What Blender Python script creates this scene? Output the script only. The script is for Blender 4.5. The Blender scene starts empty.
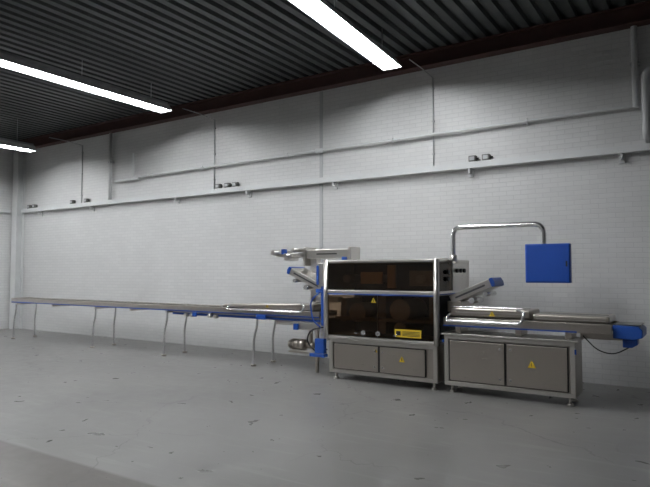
import bpy, bmesh, math, random
from mathutils import Vector, Matrix
random.seed(4)
S=bpy.context.scene
try:
    S.view_settings.view_transform='Standard'
except Exception: pass
COL=S.collection

# ---------------- materials ----------------
def newmat(name):
    m=bpy.data.materials.new(name); m.use_nodes=True
    nt=m.node_tree; b=nt.nodes['Principled BSDF']
    return m,nt,b
def simple(name,col,rough=.5,metal=0,noise=0.0,scale=8,bump=0):
    m,nt,b=newmat(name)
    b.inputs['Base Color'].default_value=(*col,1); b.inputs['Roughness'].default_value=rough; b.inputs['Metallic'].default_value=metal
    if noise or bump:
        tc=nt.nodes.new('ShaderNodeTexCoord'); n=nt.nodes.new('ShaderNodeTexNoise'); n.inputs['Scale'].default_value=scale; n.inputs['Detail'].default_value=6
        nt.links.new(tc.outputs['Object'],n.inputs['Vector'])
        if noise:
            r=nt.nodes.new('ShaderNodeMapRange'); r.inputs['To Min'].default_value=1-noise; r.inputs['To Max'].default_value=1+noise
            v=nt.nodes.new('ShaderNodeVectorMath'); v.operation='SCALE'; v.inputs[0].default_value=col
            nt.links.new(n.outputs['Fac'],r.inputs['Value']); nt.links.new(r.outputs[0],v.inputs['Scale']); nt.links.new(v.outputs[0],b.inputs['Base Color'])
        if bump:
            bp=nt.nodes.new('ShaderNodeBump'); bp.inputs['Strength'].default_value=bump; bp.inputs['Distance'].default_value=.01
            nt.links.new(n.outputs['Fac'],bp.inputs['Height']); nt.links.new(bp.outputs[0],b.inputs['Normal'])
    return m
def brushed(name,col,rough):
    m,nt,b=newmat(name)
    tc=nt.nodes.new('ShaderNodeTexCoord'); mp=nt.nodes.new('ShaderNodeMapping'); mp.inputs['Scale'].default_value=(2,2,60)
    n=nt.nodes.new('ShaderNodeTexNoise'); n.inputs['Scale'].default_value=3; n.inputs['Detail'].default_value=3
    r=nt.nodes.new('ShaderNodeMapRange'); r.inputs['To Min'].default_value=rough-.05; r.inputs['To Max'].default_value=rough+.07
    nt.links.new(tc.outputs['Object'],mp.inputs[0]); nt.links.new(mp.outputs[0],n.inputs['Vector']); nt.links.new(n.outputs['Fac'],r.inputs['Value']); nt.links.new(r.outputs[0],b.inputs['Roughness'])
    b.inputs['Base Color'].default_value=(*col,1); b.inputs['Metallic'].default_value=.95
    return m
steel=brushed('brushed_steel',(.48,.44,.395),.29)
steel_l=brushed('bright_steel',(.64,.615,.58),.29)
chrome=simple('polished_tube',(.82,.82,.82),.20,.9)
dark=simple('dark_interior',(.02,.02,.02),.6)
darkmetal=simple('dark_metal',(.12,.12,.125),.4,.7)
blue=simple('blue_plastic',(.010,.065,.32),.38)
blue_p=simple('blue_paint_panel',(.010,.070,.38),.42)
yellow=simple('warning_yellow',(.75,.52,.03),.5)
black=simple('black_rubber',(.015,.015,.015),.5)
white=simple('white_paint',(.62,.63,.63),.5,0,.06,5)
greyp=simple('grey_paint',(.42,.43,.44),.5,0,.08,5)
boxm=simple('junction_grey',(.14,.14,.13),.5)
redb=simple('oxide_red_steel',(.065,.028,.024),.6,0,.25,4)
deckm=simple('steel_deck',(.062,.068,.068),.5,.1,.15,3)
belt=simple('belt_grey',(.13,.13,.13),.3,.3,.15,20)
glass,nt,b=newmat('tinted_acrylic')
for n in list(nt.nodes):
    if n.type!='OUTPUT_MATERIAL': nt.nodes.remove(n)
out=[n for n in nt.nodes if n.type=='OUTPUT_MATERIAL'][0]
tr=nt.nodes.new('ShaderNodeBsdfTransparent'); tr.inputs[0].default_value=(.60,.50,.40,1)
gl=nt.nodes.new('ShaderNodeBsdfGlossy'); gl.inputs['Roughness'].default_value=.04; gl.inputs[0].default_value=(.8,.75,.7,1)
mx=nt.nodes.new('ShaderNodeMixShader'); fr=nt.nodes.new('ShaderNodeFresnel'); fr.inputs[0].default_value=1.5
nt.links.new(fr.outputs[0],mx.inputs[0]); nt.links.new(tr.outputs[0],mx.inputs[1]); nt.links.new(gl.outputs[0],mx.inputs[2]); nt.links.new(mx.outputs[0],out.inputs[0])
em,nt,b=newmat('fluorescent_tube_glow')
b.inputs['Emission Color'].default_value=(.96,.98,1,1); b.inputs['Emission Strength'].default_value=82
def brick(name,axis):
    m,nt,b=newmat(name)
    L=nt.links.new
    tc=nt.nodes.new('ShaderNodeTexCoord'); sp=nt.nodes.new('ShaderNodeSeparateXYZ'); cb=nt.nodes.new('ShaderNodeCombineXYZ')
    L(tc.outputs['Object'],sp.inputs[0]); L(sp.outputs[axis],cb.inputs[0]); L(sp.outputs[2],cb.inputs[1])
    br=nt.nodes.new('ShaderNodeTexBrick'); br.inputs['Scale'].default_value=1; br.inputs['Brick Width'].default_value=.22; br.inputs['Row Height'].default_value=.0625*1.15
    br.inputs['Mortar Size'].default_value=.006; br.inputs['Mortar Smooth'].default_value=.4
    br.inputs['Color1'].default_value=(.63,.63,.625,1); br.inputs['Color2'].default_value=(.60,.60,.597,1); br.inputs['Mortar'].default_value=(.54,.54,.54,1)
    L(cb.outputs[0],br.inputs['Vector'])
    n=nt.nodes.new('ShaderNodeTexNoise'); n.inputs['Scale'].default_value=.7; n.inputs['Detail'].default_value=5; L(tc.outputs['Object'],n.inputs['Vector'])
    r=nt.nodes.new('ShaderNodeMapRange'); r.inputs['To Min'].default_value=.92; r.inputs['To Max'].default_value=1.08; L(n.outputs['Fac'],r.inputs['Value'])
    v=nt.nodes.new('ShaderNodeVectorMath'); v.operation='SCALE'; L(br.outputs['Color'],v.inputs[0]); L(r.outputs[0],v.inputs['Scale']); L(v.outputs[0],b.inputs['Base Color'])
    bp=nt.nodes.new('ShaderNodeBump'); bp.inputs['Strength'].default_value=.45; bp.inputs['Distance'].default_value=.005; bp.invert=True
    L(br.outputs['Fac'],bp.inputs['Height']); L(bp.outputs[0],b.inputs['Normal'])
    b.inputs['Roughness'].default_value=.6
    return m
brickx=brick('painted_brick_x',0); bricky=brick('painted_brick_y',1)
fl,nt,b=newmat('worn_concrete'); L=nt.links.new
tc=nt.nodes.new('ShaderNodeTexCoord')
def noise(scale,detail,dist=0,vec=None):
    n=nt.nodes.new('ShaderNodeTexNoise'); n.inputs['Scale'].default_value=scale; n.inputs['Detail'].default_value=detail; n.inputs['Distortion'].default_value=dist
    L(vec or tc.outputs['Object'],n.inputs['Vector']); return n
def math_(op,a,bv=None):
    m=nt.nodes.new('ShaderNodeMath'); m.operation=op
    for i,x in enumerate((a,bv)):
        if x is None: continue
        if isinstance(x,(int,float)): m.inputs[i].default_value=x
        else: L(x,m.inputs[i])
    return m.outputs[0]
def rng(v,a,b_,c,d):
    r=nt.nodes.new('ShaderNodeMapRange'); L(v,r.inputs['Value'])
    for k,x in zip(('From Min','From Max','To Min','To Max'),(a,b_,c,d)): r.inputs[k].default_value=x
    return r.outputs[0]
n1=noise(.6,7,.8); n2=noise(5,9,.5); n3=noise(1.6,4,1.5)
f=math_('MULTIPLY',rng(n1.outputs['Fac'],.3,.7,.84,1.14),rng(n2.outputs['Fac'],.25,.75,.88,1.12))
wv=nt.nodes.new('ShaderNodeVectorMath'); wv.operation='MULTIPLY_ADD'
L(n3.outputs['Color'],wv.inputs[0]); wv.inputs[1].default_value=(.6,.6,0); L(tc.outputs['Object'],wv.inputs[2])
vo=nt.nodes.new('ShaderNodeTexVoronoi'); vo.feature='DISTANCE_TO_EDGE'; vo.inputs['Scale'].default_value=.55; L(wv.outputs[0],vo.inputs['Vector'])
cr=rng(vo.outputs['Distance'],.001,.006,1,0)
gate=rng(noise(.45,2).outputs['Fac'],.47,.53,0,1)
crk=math_('MULTIPLY',cr,gate)
f=math_('MULTIPLY',f,rng(crk,0,1,1,.6))
sm=nt.nodes.new('ShaderNodeMapping'); sm.inputs['Rotation'].default_value=(0,0,.7); sm.inputs['Scale'].default_value=(1,9,1); L(tc.outputs['Object'],sm.inputs[0])
sc=noise(1.2,6,.4,sm.outputs[0]); f=math_('MULTIPLY',f,rng(sc.outputs['Fac'],.56,.78,1,1.3))
sp=nt.nodes.new('ShaderNodeSeparateXYZ'); L(tc.outputs['Object'],sp.inputs[0])
edge=rng(sp.outputs[1],3.03,3.07,0,1)
mixc=nt.nodes.new('ShaderNodeMix'); mixc.data_type='RGBA'; L(edge,mixc.inputs[0]); mixc.inputs[6].default_value=(.070,.062,.056,1); mixc.inputs[7].default_value=(.165,.163,.156,1)
v=nt.nodes.new('ShaderNodeVectorMath'); v.operation='SCALE'; L(mixc.outputs[2],v.inputs[0]); L(f,v.inputs['Scale']); L(v.outputs[0],b.inputs['Base Color'])
L(rng(n2.outputs['Fac'],.3,.7,.27,.36),b.inputs['Roughness'])
bp=nt.nodes.new('ShaderNodeBump'); bp.inputs['Strength'].default_value=.1; bp.inputs['Distance'].default_value=.008; L(n2.outputs['Fac'],bp.inputs['Height']); L(bp.outputs[0],b.inputs['Normal'])

# ---------------- helpers ----------------
def link(o,parent=None):
    COL.objects.link(o)
    if parent is not None: o.parent=parent
    return o
def empty(name,loc=(0,0,0)):
    e=bpy.data.objects.new(name,None); e.empty_display_size=.2; COL.objects.link(e); return e
def finish(bm,name,mats,parent,bevel=0,smooth=False):
    me=bpy.data.meshes.new(name); bm.to_mesh(me); bm.free()
    for m in (mats if isinstance(mats,(list,tuple)) else [mats]): me.materials.append(m)
    o=bpy.data.objects.new(name,me); link(o,parent)
    if smooth:
        for p in me.polygons: p.use_smooth=True
    if bevel:
        md=o.modifiers.new('b','BEVEL'); md.width=bevel; md.segments=3; md.limit_method='ANGLE'
    return o
def addbox(bm,x0,x1,y0,y1,z0,z1,mi=0,M=None):
    vs=[bm.verts.new((x,y,z)) for x in (x0,x1) for y in (y0,y1) for z in (z0,z1)]
    if M is not None:
        for v in vs: v.co=M@v.co
    for q in ((0,1,3,2),(4,6,7,5),(0,4,5,1),(2,3,7,6),(0,2,6,4),(1,5,7,3)):
        fc=bm.faces.new([vs[i] for i in q]); fc.material_index=mi
def addcyl(bm,p0,p1,r,seg=16,mi=0,r2=None):
    p0=Vector(p0);p1=Vector(p1);d=p1-p0
    M=Matrix.Translation((p0+p1)/2)@d.to_track_quat('Z','Y').to_matrix().to_4x4()
    res=bmesh.ops.create_cone(bm,cap_ends=True,segments=seg,radius1=r,radius2=r if r2 is None else r2,depth=d.length,matrix=M)
    for v in res['verts']:
        for fc in v.link_faces: fc.material_index=mi; fc.smooth=len(fc.verts)==4
def box(name,x0,x1,y0,y1,z0,z1,mat,parent=None,bevel=0):
    bm=bmesh.new(); addbox(bm,x0,x1,y0,y1,z0,z1); bmesh.ops.recalc_face_normals(bm,faces=bm.faces); return finish(bm,name,mat,parent,bevel)
def boxes(name,lst,mat,parent=None,bevel=0):
    bm=bmesh.new()
    for l in lst: addbox(bm,*l)
    bmesh.ops.recalc_face_normals(bm,faces=bm.faces); return finish(bm,name,mat,parent,bevel)
def cyl(name,p0,p1,r,mat,parent=None,seg=20):
    bm=bmesh.new(); addcyl(bm,p0,p1,r,seg); return finish(bm,name,mat,parent)
def tube(name,pts,r,mat,parent=None,rad=.06):
    P=[Vector(p) for p in pts]; path=[P[0]]
    for i in range(1,len(P)-1):
        a=(P[i-1]-P[i]);c=(P[i+1]-P[i]); rr=min(rad,a.length*.49,c.length*.49)
        s=P[i]+a.normalized()*rr; e=P[i]+c.normalized()*rr
        for k in range(7):
            t=k/6; path.append(s*(1-t)**2+P[i]*2*t*(1-t)+e*t*t)
    path.append(P[-1])
    cu=bpy.data.curves.new(name,'CURVE'); cu.dimensions='3D'; cu.bevel_depth=r; cu.bevel_resolution=4; cu.use_fill_caps=True
    sp=cu.splines.new('POLY'); sp.points.add(len(path)-1)
    for q,p in zip(sp.points,path): q.co=(*p,1)
    o=bpy.data.objects.new(name+'_c',cu); COL.objects.link(o)
    dg=bpy.context.evaluated_depsgraph_get(); me=bpy.data.meshes.new_from_object(o.evaluated_get(dg)); bpy.data.objects.remove(o)
    me.name=name; me.materials.clear(); me.materials.append(mat)
    for p in me.polygons: p.use_smooth=True
    ob=bpy.data.objects.new(name,me); return link(ob,parent)
def prism(name,poly,y0,y1,mat,parent=None,bevel=0):
    bm=bmesh.new()
    a=[bm.verts.new((x,y0,z)) for x,z in poly]; c=[bm.verts.new((x,y1,z)) for x,z in poly]
    bm.faces.new(a); bm.faces.new(c[::-1]); n=len(poly)
    for i in range(n): bm.faces.new((a[i],a[(i+1)%n],c[(i+1)%n],c[i]))
    bmesh.ops.recalc_face_normals(bm,faces=bm.faces); return finish(bm,name,mat,parent,bevel)

# ---------------- room ----------------
WY=9.25; XL=-16.6; XR=5.5; YB=-6.0; ZC=5.32
box('floor',XL-.3,XR+.3,YB-.3,WY+.3,-.2,0,fl)
box('wall_back',XL-.3,XR+.3,WY,WY+.3,0,5.6,brickx)
box('wall_left',XL-.3,XL,YB,WY,0,5.6,bricky)
box('wall_right',XR,XR+.3,YB,WY,0,5.6,bricky)
box('wall_front',XL-.3,XR+.3,YB-.3,YB,0,5.6,brickx)
bm=bmesh.new(); x=XL; prof=[]
pitch=.22
while x<XR:
    prof+= [(x,ZC),(x+.11,ZC),(x+.13,ZC+.07),(x+.20,ZC+.07)]; x+=pitch
va=[bm.verts.new((a,YB,z)) for a,z in prof]; vb=[bm.verts.new((a,WY,z)) for a,z in prof]
for i in range(len(prof)-1): bm.faces.new((va[i],va[i+1],vb[i+1],vb[i]))
addbox(bm,XL-.3,XR+.3,YB-.3,WY+.3,ZC+.2,ZC+.3)
finish(bm,'ceiling',deckm,None)
def ibeam(name,y,w=.2,h=.26,z1=ZC-.002):
    boxes(name,[(XL+.02,XR-.02,y-w/2,y+w/2,z1-h,z1-h+.02),(XL+.02,XR-.02,y-w/2,y+w/2,z1-.02,z1),(XL+.02,XR-.02,y-.01,y+.01,z1-h+.02,z1-.02)],redb)
ibeam('ceiling_beam',WY-.13)
ibeam('ceiling_beam',1.5)
boxes('trim_1',[(-6.17,-6.10,WY-.012,WY-.001,0,5.05)],greyp)
boxes('corner_column',[(XL+.1,XL+.34,WY-.24,WY-.22,0,5.05),(XL+.1,XL+.34,WY-.03,WY-.01,0,5.05),(XL+.21,XL+.23,WY-.22,WY-.03,0,5.05)],white)

r=empty('wall_cable_rail')
boxes('channel',[(XL+.4,XR-.1,WY-.14,WY-.125,3.27,3.37),(XL+.4,XR-.1,WY-.125,WY-.001,3.27,3.285),(XL+.4,XR-.1,WY-.125,WY-.03,3.355,3.37)],white,r)
lst=[]
for bx in (-15.4,-13.1,-10.0,-7.9,-5.8,-3.2,-1.0,1.5,4.0):
    lst.append((bx-.015,bx+.015,WY-.13,WY-.002,3.19,3.27)); lst.append((bx-.04,bx+.04,WY-.03,WY-.002,3.14,3.27))
boxes('brackets',lst,white,r)
r=empty('side_wall_rail')
boxes('channel',[(XL+.002,XL+.12,2.0,WY-.3,3.27,3.36)],white,r)
r=empty('wall_pipe')
tube('pipe_run',[(-11.5,WY-.08,4.45),(-11.5,WY-.08,3.86),(-.82,WY-.08,3.93)],.028,white,r,.1)
bm=bmesh.new()
for bx in (-10.9,-9.2,-6.9,-4.6,-2.3):
    addcyl(bm,(bx,WY-.08,3.86+(bx+11.5)*.0065),(bx+.03,WY-.08,3.86+(bx+11.5)*.0065),.042,12)
    addbox(bm,bx,bx+.03,WY-.06,WY-.001,3.87,3.91)
addcyl(bm,(-6.2,WY-.08,3.895),(-6.05,WY-.08,3.896),.05,12)
finish(bm,'clamps',white,r)
tube('pipe_stub',[(-12.15,WY-.08,3.82),(-11.3,WY-.08,3.82)],.035,white,r)
r=empty('vertical_pipe'); 
cyl('pipe',(-12.37,WY-.07,3.375),(-12.37,WY-.07,5.05),.04,white,r); box('clamp',-12.43,-12.31,WY-.1,WY-.002,4.3,4.34,greyp,r)
r=empty('downpipe')
tube('pipe',[(-.80,WY-.09,5.05),(-.80,WY-.09,3.90)],.042,white,r)
boxes('clamp',[(-.86,-.74,WY-.11,WY-.002,4.5,4.54)],greyp,r)
r=empty('downpipe')
tube('pipe',[(-.1,WY-.3,4.35),(-.66,WY-.3,4.35),(-.66,WY-.3,3.43),(-.66,WY-.01,3.43)],.05,white,r,.12)

def conduit(x,z0,z1):
    r=empty('electrical_conduit')
    cyl('tube',(x,WY-.02,z0),(x,WY-.02,z1),.011,greyp,r,10)
    boxes('clips',[(x-.02,x+.02,WY-.035,WY-.001,z,z+.02) for z in (z0+.2,(z0+z1)/2,z1-.2)],greyp,r)
    tube('lead',[(x,WY-.02,z1),(x,WY-.5,4.93),(x,8.3,4.93)],.008,greyp,r)
for x in (-3.85,-8.9,-13.6): conduit(x,3.38,4.9)
def jbox(x,z,w=.12):
    r=empty('junction_box')
    box('housing',x-w/2,x+w/2,WY-.12,WY-.02,z,z+.1,boxm,r,.01)
    box('lid',x-w/2+.02,x+w/2-.02,WY-.13,WY-.12,z+.02,z+.08,greyp,r,.004)
    cyl('gland',(x+w/2,WY-.07,z+.05),(x+w/2+.04,WY-.07,z+.05),.015,black,r,10)
for x in (-15.9,-15.65,-13.9,-13.3,-8.72,-8.46,-8.24,-3.15,-2.93): jbox(x,3.375)

# ---------------- fluorescent lamps ----------------
def lamp(x,y1,z,length,rot=0):
    r=empty('fluorescent_lamp'); r.location=(x,y1,z); r.rotation_euler=(0,0,math.radians(rot))
    bm=bmesh.new(); y0=-length
    pts=[(-.16,-.10),(-.07,.04),(.07,.04),(.16,-.10)]
    a=[bm.verts.new((p,y0,q)) for p,q in pts]; c=[bm.verts.new((p,0,q)) for p,q in pts]
    for i in range(3): bm.faces.new((a[i],a[i+1],c[i+1],c[i]))
    bm.faces.new(a); bm.faces.new(c[::-1])
    o=finish(bm,'reflector',white,r); md=o.modifiers.new('s','SOLIDIFY'); md.thickness=.004
    bm=bmesh.new(); y=-.05
    while y-1.45>y0:
        for dx in (-.055,.055): addcyl(bm,(dx,y-1.45,-.045),(dx,y,-.045),.026,8)
        y-=1.5
    finish(bm,'tubes',em,r)
    boxes('tray',[(-.03,.03,y0,0,.045,.09)],greyp,r)
    bm=bmesh.new(); y=-.4
    while y>y0:
        addcyl(bm,(0,y,.09),(0,y,ZC+.01-z),.006,6); y-=1.53
    finish(bm,'hangers',greyp,r)
lamp(-4.12,8.25,4.92,8.0,3.8); lamp(-9.15,8.1,4.95,8.0,0); lamp(-14.05,8.15,4.70,8.0)

# ---------------- packaging machine ----------------
M=empty('packaging_machine')
FY=7.5
def cabinet(pref,x0,x1,y1,z0,z1,doors):
    box(pref+'_body',x0,x1,FY+.03,y1,z0,z1,steel,M,.012)
    fr=[(x0,x1,FY,FY+.03,z1-.05,z1),(x0,x1,FY,FY+.03,z0,z0+.05),(x0,x0+.06,FY,FY+.03,z0+.05,z1-.05),(x1-.06,x1,FY,FY+.03,z0+.05,z1-.05)]
    boxes(pref+'_front_frame',fr,steel_l,M,.006)
    for i,(a,b_) in enumerate(doors):
        boxes(f'{pref}_door_gap_{i+1}',[(a-.008,b_+.008,FY+.001,FY+.029,z0+.062,z1-.062)],dark,M)
        box(f'{pref}_door_{i+1}',a,b_,FY-.008,FY+.03,z0+.07,z1-.07,steel,M,.006)
        bm=bmesh.new(); hx=b_-.05 if i==0 else a+.05
        for zz in (z0+.14,z1-.14): addcyl(bm,(hx,FY-.022,zz),(hx,FY,zz),.014,12)
        finish(bm,f'{pref}_lock_{i+1}',chrome,M)
    bm=bmesh.new()
    for fx in (x0+.08,x1-.08):
        for fy in (FY+.08,y1-.08):
            addcyl(bm,(fx,fy,.02),(fx,fy,z0),.018,12); addcyl(bm,(fx,fy,0),(fx,fy,.03),.045,16,r2=.025)
    finish(bm,pref+'_feet',steel_l,M)
cabinet('main_cabinet',-4.83,-3.10,8.25,.1,.60,[(-4.74,-4.0),(-3.97,-3.28)])
cabinet('side_cabinet',-3.0,-1.36,7.95,.1,.76,[(-2.92,-2.2),(-2.17,-1.45)])
box('side_cabinet_top',-3.04,-1.32,FY-.02,7.99,.762,.785,steel_l,M,.006)
boxes('blue_hinges',[(-1.365,-1.345,FY-.012,FY-.0,.62,.68),(-3.02,-3.0,FY-.015,FY,.66,.7)],blue,M)
x0,x1,y0,y1=-4.90,-3.08,FY-.03,8.75
zb,zm0,zm1,zt=.62,1.27,1.335,1.78
fr=[]
for (a,c) in ((x0,x0+.055),(x1-.055,x1)):
    fr+=[(a,c,y0,y0+.055,zb,zt),(a,c,y1-.055,y1,zb,zt)]
fr+=[(x0,x1,y0,y1,zt-.045,zt),(x0,x1,y0,y0+.05,zm0,zm1),(x0,x1,y0,y1,zb-.02,zb+.035),(x0,x1,y1-.04,y1-.01,zb,zt)]
for a,c in ((x0,x0+.04),(x1-.04,x1)): fr+=[(a,c,y0+.05,y1,zm0,zm1)]
boxes('enclosure_frame',fr,steel_l,M,.015)
cyl('corner_post_right',(x1-.02,y0+.02,zb-.02),(x1-.02,y0+.02,zt),.04,steel_l,M)
cyl('corner_post_left',(x0+.02,y0+.02,zb-.02),(x0+.02,y0+.02,zt),.04,steel_l,M)
xm=-4.0
def pane(n,a,c,z0,z1): box(n,a,c,y0+.012,y0+.024,z0,z1,glass,M)
pane('upper_window',x0+.055,x1-.055,zm1+.01,zt-.05); 
pane('lower_window_left',x0+.055,xm-.008,zb+.045,zm0-.01); pane('lower_window_right',xm+.008,x1-.055,zb+.045,zm0-.01)
boxes('window_strips',[(x0+.055,x1-.055,y0-.002,y0+.012,zm0-.004,zm0+.010)],blue,M)
boxes('front_handles',[(-4.35,-4.31,y0-.04,y0+.01,.70,.72),(-3.72,-3.68,y0-.04,y0+.01,.70,.72)],chrome,M,.004)
bm=bmesh.new()
for kx in (-4.22,-3.98): addcyl(bm,(kx,y0-.02,.72),(kx,y0+.012,.72),.035,20)
finish(bm,'window_latches',chrome,M)
boxes('warning_plate',[(-3.72,-3.32,y0+.004,y0+.012,.69,.80)],yellow,M)
boxes('warning_plate_print',[(-3.60,-3.34,y0+.001,y0+.005,.765-.018*i,.772-.018*i) for i in range(4)]+[(-3.70,-3.63,y0+.001,y0+.005,.715,.775)],black,M)
def triangle(n,x,y,z,s=.05,par=None):
    bm=bmesh.new(); p=[(-s,-s*.8),(s,-s*.8),(0,s)]
    a=[bm.verts.new((x+u,y,z+w)) for u,w in p]; c=[bm.verts.new((x+u,y+.004,z+w)) for u,w in p]
    bm.faces.new(a);bm.faces.new(c[::-1])
    for i in range(3): bm.faces.new((a[i],a[(i+1)%3],c[(i+1)%3],c[i]))
    bmesh.ops.recalc_face_normals(bm,faces=bm.faces); finish(bm,n,yellow,par or M)
    boxes(n+'_bolt',[(x-.005,x+.005,y-.002,y,z-.02,z+.018)],black,par or M)
triangle('hazard_sign_1',-3.62,FY-.015,.38,.045); triangle('hazard_sign_2',-1.86,FY-.015,.46); triangle('hazard_sign_3',-4.03,FY-.015,.47,.025)
triangle('hazard_sign_4',-4.06,y0+.006,1.19,.04)
# interior
box('interior_back',x0+.1,x1-.1,8.2,8.22,zb+.03,zt-.05,darkmetal,M)
bm=bmesh.new()
for kx in (-4.6,-4.2,-3.4):
    addcyl(bm,(kx,7.62,1.5),(kx,8.2,1.5),.06,20)
addcyl(bm,(-4.4,7.6,1.0),(-4.4,8.2,1.0),.14,24); addcyl(bm,(-3.7,7.6,1.05),(-3.7,8.2,1.05),.16,24); addcyl(bm,(-3.7,7.6,.78),(-3.7,8.2,.78),.10,24)
finish(bm,'interior_rollers',steel_l,M)
boxes('interior_blocks',[(x0+.15,-4.65,7.7,8.2,.85,1.2),(-4.1,-3.95,7.65,8.2,.7,1.25),(-3.3,x1-.1,7.7,8.2,.9,1.25),(x0+.1,x1-.1,7.6,8.2,.88,.93),(-3.6,-3.2,7.7,8.2,1.4,1.62)],steel,M,.01)
tan=simple('tan_reflection',(.75,.55,.34),.7)
boxes('window_reflection_boards',[(-4.3,-3.95,7.53,7.57,1.43,1.60),(-3.86,-3.74,7.53,7.57,1.37,1.70)],tan,M)  # added tan plates behind the glass, imitating brown reflections in the upper window
# right side face
box('side_window',x1-.03,x1-.015,y0+.06,8.05,zm1,zt-.045,glass,M)
box('side_panel',x1-.03,x1-.005,8.07,y1-.05,zb+.5,zt-.045,steel_l,M,.004)
bm=bmesh.new()
for yy,zz in ((7.85,1.6),(7.85,1.5),(8.2,1.62),(8.35,1.62),(8.5,1.62)): addcyl(bm,(x1-.01,yy,zz),(x1+.025,yy,zz),.03,16)
finish(bm,'side_buttons',black,M)
box('side_opening_shade',x1-.06,x1-.04,y0+.06,y1-.06,zb+.04,zm0,dark,M)  # black sheet painting the shade inside the opening above the conveyor
boxes('side_blue_trim',[(x1-.004,x1+.006,y0+.1,8.6,zm0+.01,zm0+.03)],blue,M)
# left cheek
boxes('left_end_housing',[(-5.12,-4.91,7.62,8.5,1.30,1.74),(-5.06,-4.91,7.6,8.4,.55,.9)],steel_l,M,.012)
boxes('left_blue_guards',[(-5.0,-4.93,7.52,7.60,.78,1.38),(-5.10,-4.93,7.50,7.58,.36,.58),(-5.2,-4.92,7.50,7.60,.30,.35),(-5.15,-5.05,7.6,7.7,1.28,1.34),(-5.14,-5.10,7.6,7.64,1.40,1.70)],blue,M,.01)
tube('left_blue_hose',[(-5.02,7.55,1.3),(-5.2,7.52,1.15),(-5.15,7.52,.85),(-5.02,7.55,.75)],.012,blue,M,.1)
tube('left_black_hose',[(-5.0,7.6,.75),(-5.25,7.6,.70),(-5.4,7.7,.5),(-5.2,7.7,.33),(-5.0,7.7,.4)],.012,black,M,.12)
# film reel beam + post above
box('reel_beam',-5.72,-4.85,8.15,8.40,1.82,1.98,steel_l,M,.012)
boxes('reel_post',[(-5.66,-5.54,8.2,8.34,.6,1.84),(-5.0,-4.9,8.2,8.34,1.74,1.84),(-5.66,-5.1,8.2,8.34,1.1,1.2)],steel_l,M,.01)
boxes('reel_end_plates',[(-5.75,-5.70,8.1,8.45,1.70,2.02),(-4.87,-4.82,8.12,8.43,1.78,2.01)],steel_l,M,.006)
boxes('reel_beam_slots',[(-5.5,-5.1,8.143,8.151,1.89,1.91)],dark,M)
bm=bmesh.new()
addcyl(bm,(-6.28,7.95,1.93),(-6.28,8.5,1.93),.045,18); addcyl(bm,(-6.02,7.95,1.88),(-6.02,8.5,1.88),.035,18); addcyl(bm,(-5.85,7.95,1.97),(-5.85,8.5,1.97),.035,18)
finish(bm,'film_rollers',steel_l,M)
boxes('roller_arm',[(-6.32,-5.70,8.10,8.13,1.86,1.92),(-6.32,-5.70,8.38,8.41,1.86,1.92),(-6.15,-6.05,8.1,8.4,1.80,1.9)],steel_l,M,.005)
boxes('top_latch_blue',[(-4.86,-4.80,7.9,7.98,1.78,1.84),(-6.12,-6.07,7.98,8.09,1.90,1.99)],blue,M,.008)
boxes('top_small_box',[(-3.35,-3.2,8.0,8.2,1.78,1.80)],steel_l,M,.008)
def slant(n,a,b_,y0_,y1_,th=.11):
    a=Vector(a);b_=Vector(b_); d=(b_-a); L_=d.length; ang=math.atan2(d[1],d[0])
    def R(u,w): return (a[0]+u*math.cos(ang)-w*math.sin(ang), a[1]+u*math.sin(ang)+w*math.cos(ang))
    s=1 if th>0 else -1
    prism(n+'_arm',[R(0,0),R(L_,0),R(L_,th),R(0,th)],y0_,y1_,steel_l,M,.012)
    prism(n+'_cap',[R(L_,0),R(L_+.045,0),R(L_+.06,th*.5),R(L_+.045,th),R(L_,th)],y0_-.01,y1_+.01,blue,M,.006)
    prism(n+'_slot',[R(.08,th*.4),R(L_-.08,th*.4),R(L_-.08,th*.6),R(.08,th*.6)],y0_-.004,y0_-.0005,darkmetal,M)
    bm=bmesh.new(); p=R(L_*.45,-.06*s); addcyl(bm,(p[0],y0_,p[1]),(p[0],y1_,p[1]),.04,16); p=R(L_*.8,-.05*s); addcyl(bm,(p[0],y0_,p[1]),(p[0],y1_,p[1]),.03,16)
    finish(bm,n+'_rollers',chrome,M)
slant('infeed_film',(-5.14,1.28),(-5.78,1.56),7.75,8.15,-.12)
slant('outfeed_film',(-2.98,1.16),(-2.42,1.40),7.75,8.15,.12)
boxes('outfeed_bracket',[(-3.05,-2.85,7.75,8.3,1.05,1.2)],steel,M,.01)
# control panel on swing arm
tube('panel_arm',[(-3.03,7.95,1.76),(-3.03,7.95,2.23),(-1.80,7.95,2.23),(-1.80,7.95,1.95)],.036,chrome,M,.13)
cyl('panel_arm_base',(-3.03,7.95,1.72),(-3.03,7.95,1.84),.055,steel_l,M)
bm=bmesh.new(); Rm=Matrix.Translation((-1.745,7.95,0))@Matrix.Rotation(math.radians(4),4,'Z')
addbox(bm,-.275,.275,-.07,.07,1.46,1.965,0,Rm); bmesh.ops.recalc_face_normals(bm,faces=bm.faces); finish(bm,'control_panel',blue_p,M,.012)
bm=bmesh.new(); addbox(bm,-.26,.26,-.078,-.068,1.475,1.95,0,Rm); bmesh.ops.recalc_face_normals(bm,faces=bm.faces); finish(bm,'control_panel_door',blue_p,M,.006)
bm=bmesh.new(); addbox(bm,.22,.24,-.084,-.078,1.67,1.74,0,Rm); bmesh.ops.recalc_face_normals(bm,faces=bm.faces); finish(bm,'panel_lock',black,M)

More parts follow.
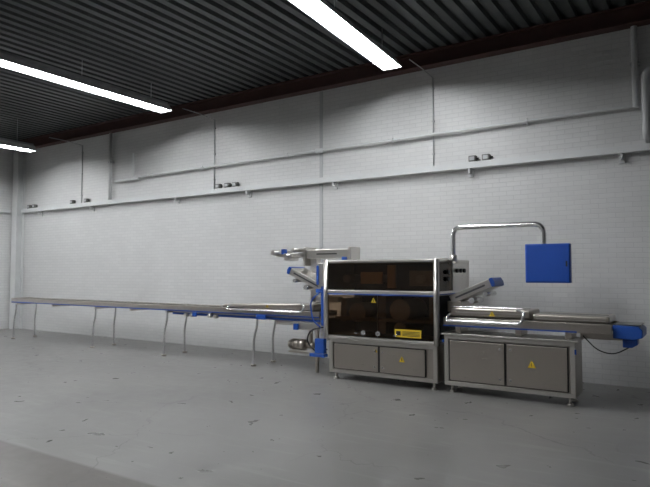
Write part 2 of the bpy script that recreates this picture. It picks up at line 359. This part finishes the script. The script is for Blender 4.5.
# ---------------- outfeed conveyor ----------------
D=empty('outfeed_conveyor')
boxes('bed',[(-3.02,-.98,7.62,8.22,.90,.95)],belt,D,.004)
boxes('side_frames',[(-3.04,-.97,7.58,7.62,.87,.985),(-3.04,-.97,8.22,8.26,.87,.985)],steel,D,.006)
boxes('blue_strip',[(-3.04,-1.35,7.565,7.58,.872,.888)],blue,D)
boxes('supports',[(a,a+.08,7.65,7.95,.785,.90) for a in (-2.9,-2.1,-1.5)],steel,D,.005)
boxes('guard_cover',[(-2.98,-1.92,7.68,8.2,1.0,1.11),(-1.88,-1.0,7.66,8.2,.985,1.07)],steel,D,.02)
boxes('cover_ribs',[(-2.9,-2.0,7.674,7.68,1.05,1.065),(-1.84,-1.04,7.654,7.66,1.01,1.02),(-1.84,-1.04,7.654,7.66,1.035,1.042)],steel_l,D)
boxes('cover_lid_seams',[(-2.9,-2.0,7.8,7.81,1.108,1.114),(-2.9,-2.0,8.02,8.03,1.108,1.114),(-1.84,-1.04,7.9,7.91,1.068,1.074)],dark,D)
tube('guard_handle',[(-2.95,7.60,1.03),(-2.95,7.50,1.01),(-2.95,7.46,.95),(-1.98,7.46,.95),(-1.93,7.46,1.08),(-2.05,7.60,1.11)],.02,chrome,D,.05)
tube('guard_rail',[(-2.96,8.2,1.13),(-2.96,7.66,1.13),(-2.0,7.66,1.13)],.010,chrome,D,.05)
prism('end_unit',[(-.97,.82),(-.97,.975),(-.70,.965),(-.66,.93),(-.66,.84),(-.74,.81)],7.66,8.18,blue,D,.01)
boxes('end_belt',[(-.97,-.68,7.72,8.12,.972,.985)],belt,D,.004)
prism('end_motor',[(-.88,.71),(-.88,.82),(-.72,.81),(-.72,.75),(-.78,.71)],7.75,7.95,blue,D,.01)
boxes('end_arm',[(-1.36,-.9,7.85,7.95,.78,.85)],steel,D,.006)
tube('cable',[(-1.32,7.8,.82),(-1.15,7.72,.66),(-.97,7.72,.62),(-.80,7.8,.72)],.007,black,D,.15)
triangle('hazard_label',-2.4,7.665,1.05,.04,D)

# ---------------- infeed conveyor ----------------
C=empty('infeed_conveyor')
cx0,cx1,cy0,cy1=-14.15,-5.2,7.78,8.32
boxes('side_frames',[(cx0,cx1,cy0,cy0+.03,.87,.965),(cx0,cx1,cy1-.03,cy1,.87,.965)],steel,C,.005)
boxes('blue_strips',[(cx0,cx1,cy0-.012,cy0,.868,.886),(cx0,cx1,cy0+.05,cy0+.065,.94,.958)],blue,C)
box('bed',cx0+.02,cx1,cy0+.03,cy1-.03,.90,.935,belt,C)
lst=[];x=cx0+.1
while x<cx1-.1:
    lst.append((x,x+.012,cy0+.08,cy1-.08,.935,.965)); x+=.2
boxes('pusher_flights',lst,steel_l,C)
boxes('chain_guides',[(cx0+.05,cx1,y,y+.02,.935,.95) for y in (cy0+.2,cy0+.32)],steel_l,C)
boxes('end_plate',[(cx0-.03,cx0,cy0,cy1,.85,.975)],steel,C,.005)
boxes('under_beam',[(-8.6,cx1,cy0+.06,cy1-.06,.79,.86)],steel,C,.006)
boxes('under_beam_blue',[(-8.6,cx1,cy0+.045,cy0+.06,.80,.835)],blue,C,.003)
boxes('cross_beams',[(a,a+.05,cy0+.0,cy1,.82,.87) for a in (-14.0,-12.5,-10.95,-9.8,-8.75,-7.6,-6.5)],steel,C,.004)
for i,lx in enumerate((-14.05,-10.98,-8.78,-6.55)):
    for k,(yy,s) in enumerate(((cy0+.02,-1),(cy1-.02,1))):
        tube(f'leg_{i}_{k}',[(lx+.07,yy,.86),(lx+.06,yy,.68),(lx,yy+s*.01,.48),(lx,yy+s*.02,.03)],.022,chrome,C,.12)
        cyl(f'foot_{i}_{k}',(lx,yy+s*.02,0),(lx,yy+s*.02,.03),.045,steel,C)
prism('guard_cover',[(-7.35,.97),(-7.30,1.03),(-5.35,1.08),(-5.35,.97)],cy0+.06,cy1-.06,steel,C,.015)
tube('guard_handle',[(-7.1,cy0+.05,1.02),(-7.1,cy0-.05,1.0),(-7.1,cy0-.06,.95),(-5.5,cy0-.06,.95),(-5.45,cy0-.06,1.06),(-5.6,cy0+.06,1.08)],.016,chrome,C,.05)
triangle('hazard_label',-6.3,cy0+.05,1.02,.03,C)
boxes('drive_housing',[(-5.75,-5.25,cy0+.03,cy1-.05,.66,.79),(-6.15,-5.75,cy0+.1,cy1-.1,.72,.79)],steel_l,C,.015)
boxes('drive_frame',[(-5.30,-5.25,cy0+.03,cy0+.08,.0,.66),(-5.30,-5.25,cy1-.1,cy1-.05,.0,.66),(-5.9,-5.25,cy0+.12,cy0+.3,.27,.30)],steel,C,.005)
bm=bmesh.new(); addcyl(bm,(-5.88,cy0+.2,.40),(-5.6,cy0+.2,.40),.085,24); addcyl(bm,(-5.92,cy0+.2,.40),(-5.88,cy0+.2,.40),.07,24); addcyl(bm,(-5.6,cy0+.2,.40),(-5.42,cy0+.2,.40),.05,20)
addcyl(bm,(-5.5,cy0+.2,.42),(-5.5,cy0+.2,.67),.035,14)
for k in range(6): addcyl(bm,(-5.86+k*.045,cy0+.2,.40),(-5.85+k*.045,cy0+.2,.40),.092,24)
finish(bm,'drive_motor',steel,C)
boxes('control_box_blue',[(-6.45,-6.25,cy0-.06,cy0-.02,.80,.88),(-8.0,-7.9,cy0-.03,cy0,.78,.86),(-5.7,-5.62,cy0-.02,cy0+.03,.66,.76)],blue,C,.008)
bm=bmesh.new()
for kx in (-8.2,-8.05,-7.6,-7.45): addcyl(bm,(kx,cy0-.02,.80),(kx,cy0+.06,.80),.035,14)
finish(bm,'sprocket_covers',steel_l,C)

# ---------------- world + camera ----------------
w=bpy.data.worlds.new('w'); S.world=w; w.use_nodes=True; w.node_tree.nodes['Background'].inputs[0].default_value=(.01,.01,.012,1)
cam=bpy.data.cameras.new('camera'); co=bpy.data.objects.new('camera',cam); COL.objects.link(co)
cam.sensor_width=36; cam.lens=32.5; co.location=(0,0,1.6); co.rotation_euler=(math.radians(92.78),0,math.radians(33.2)); cam.clip_end=100
S.camera=co
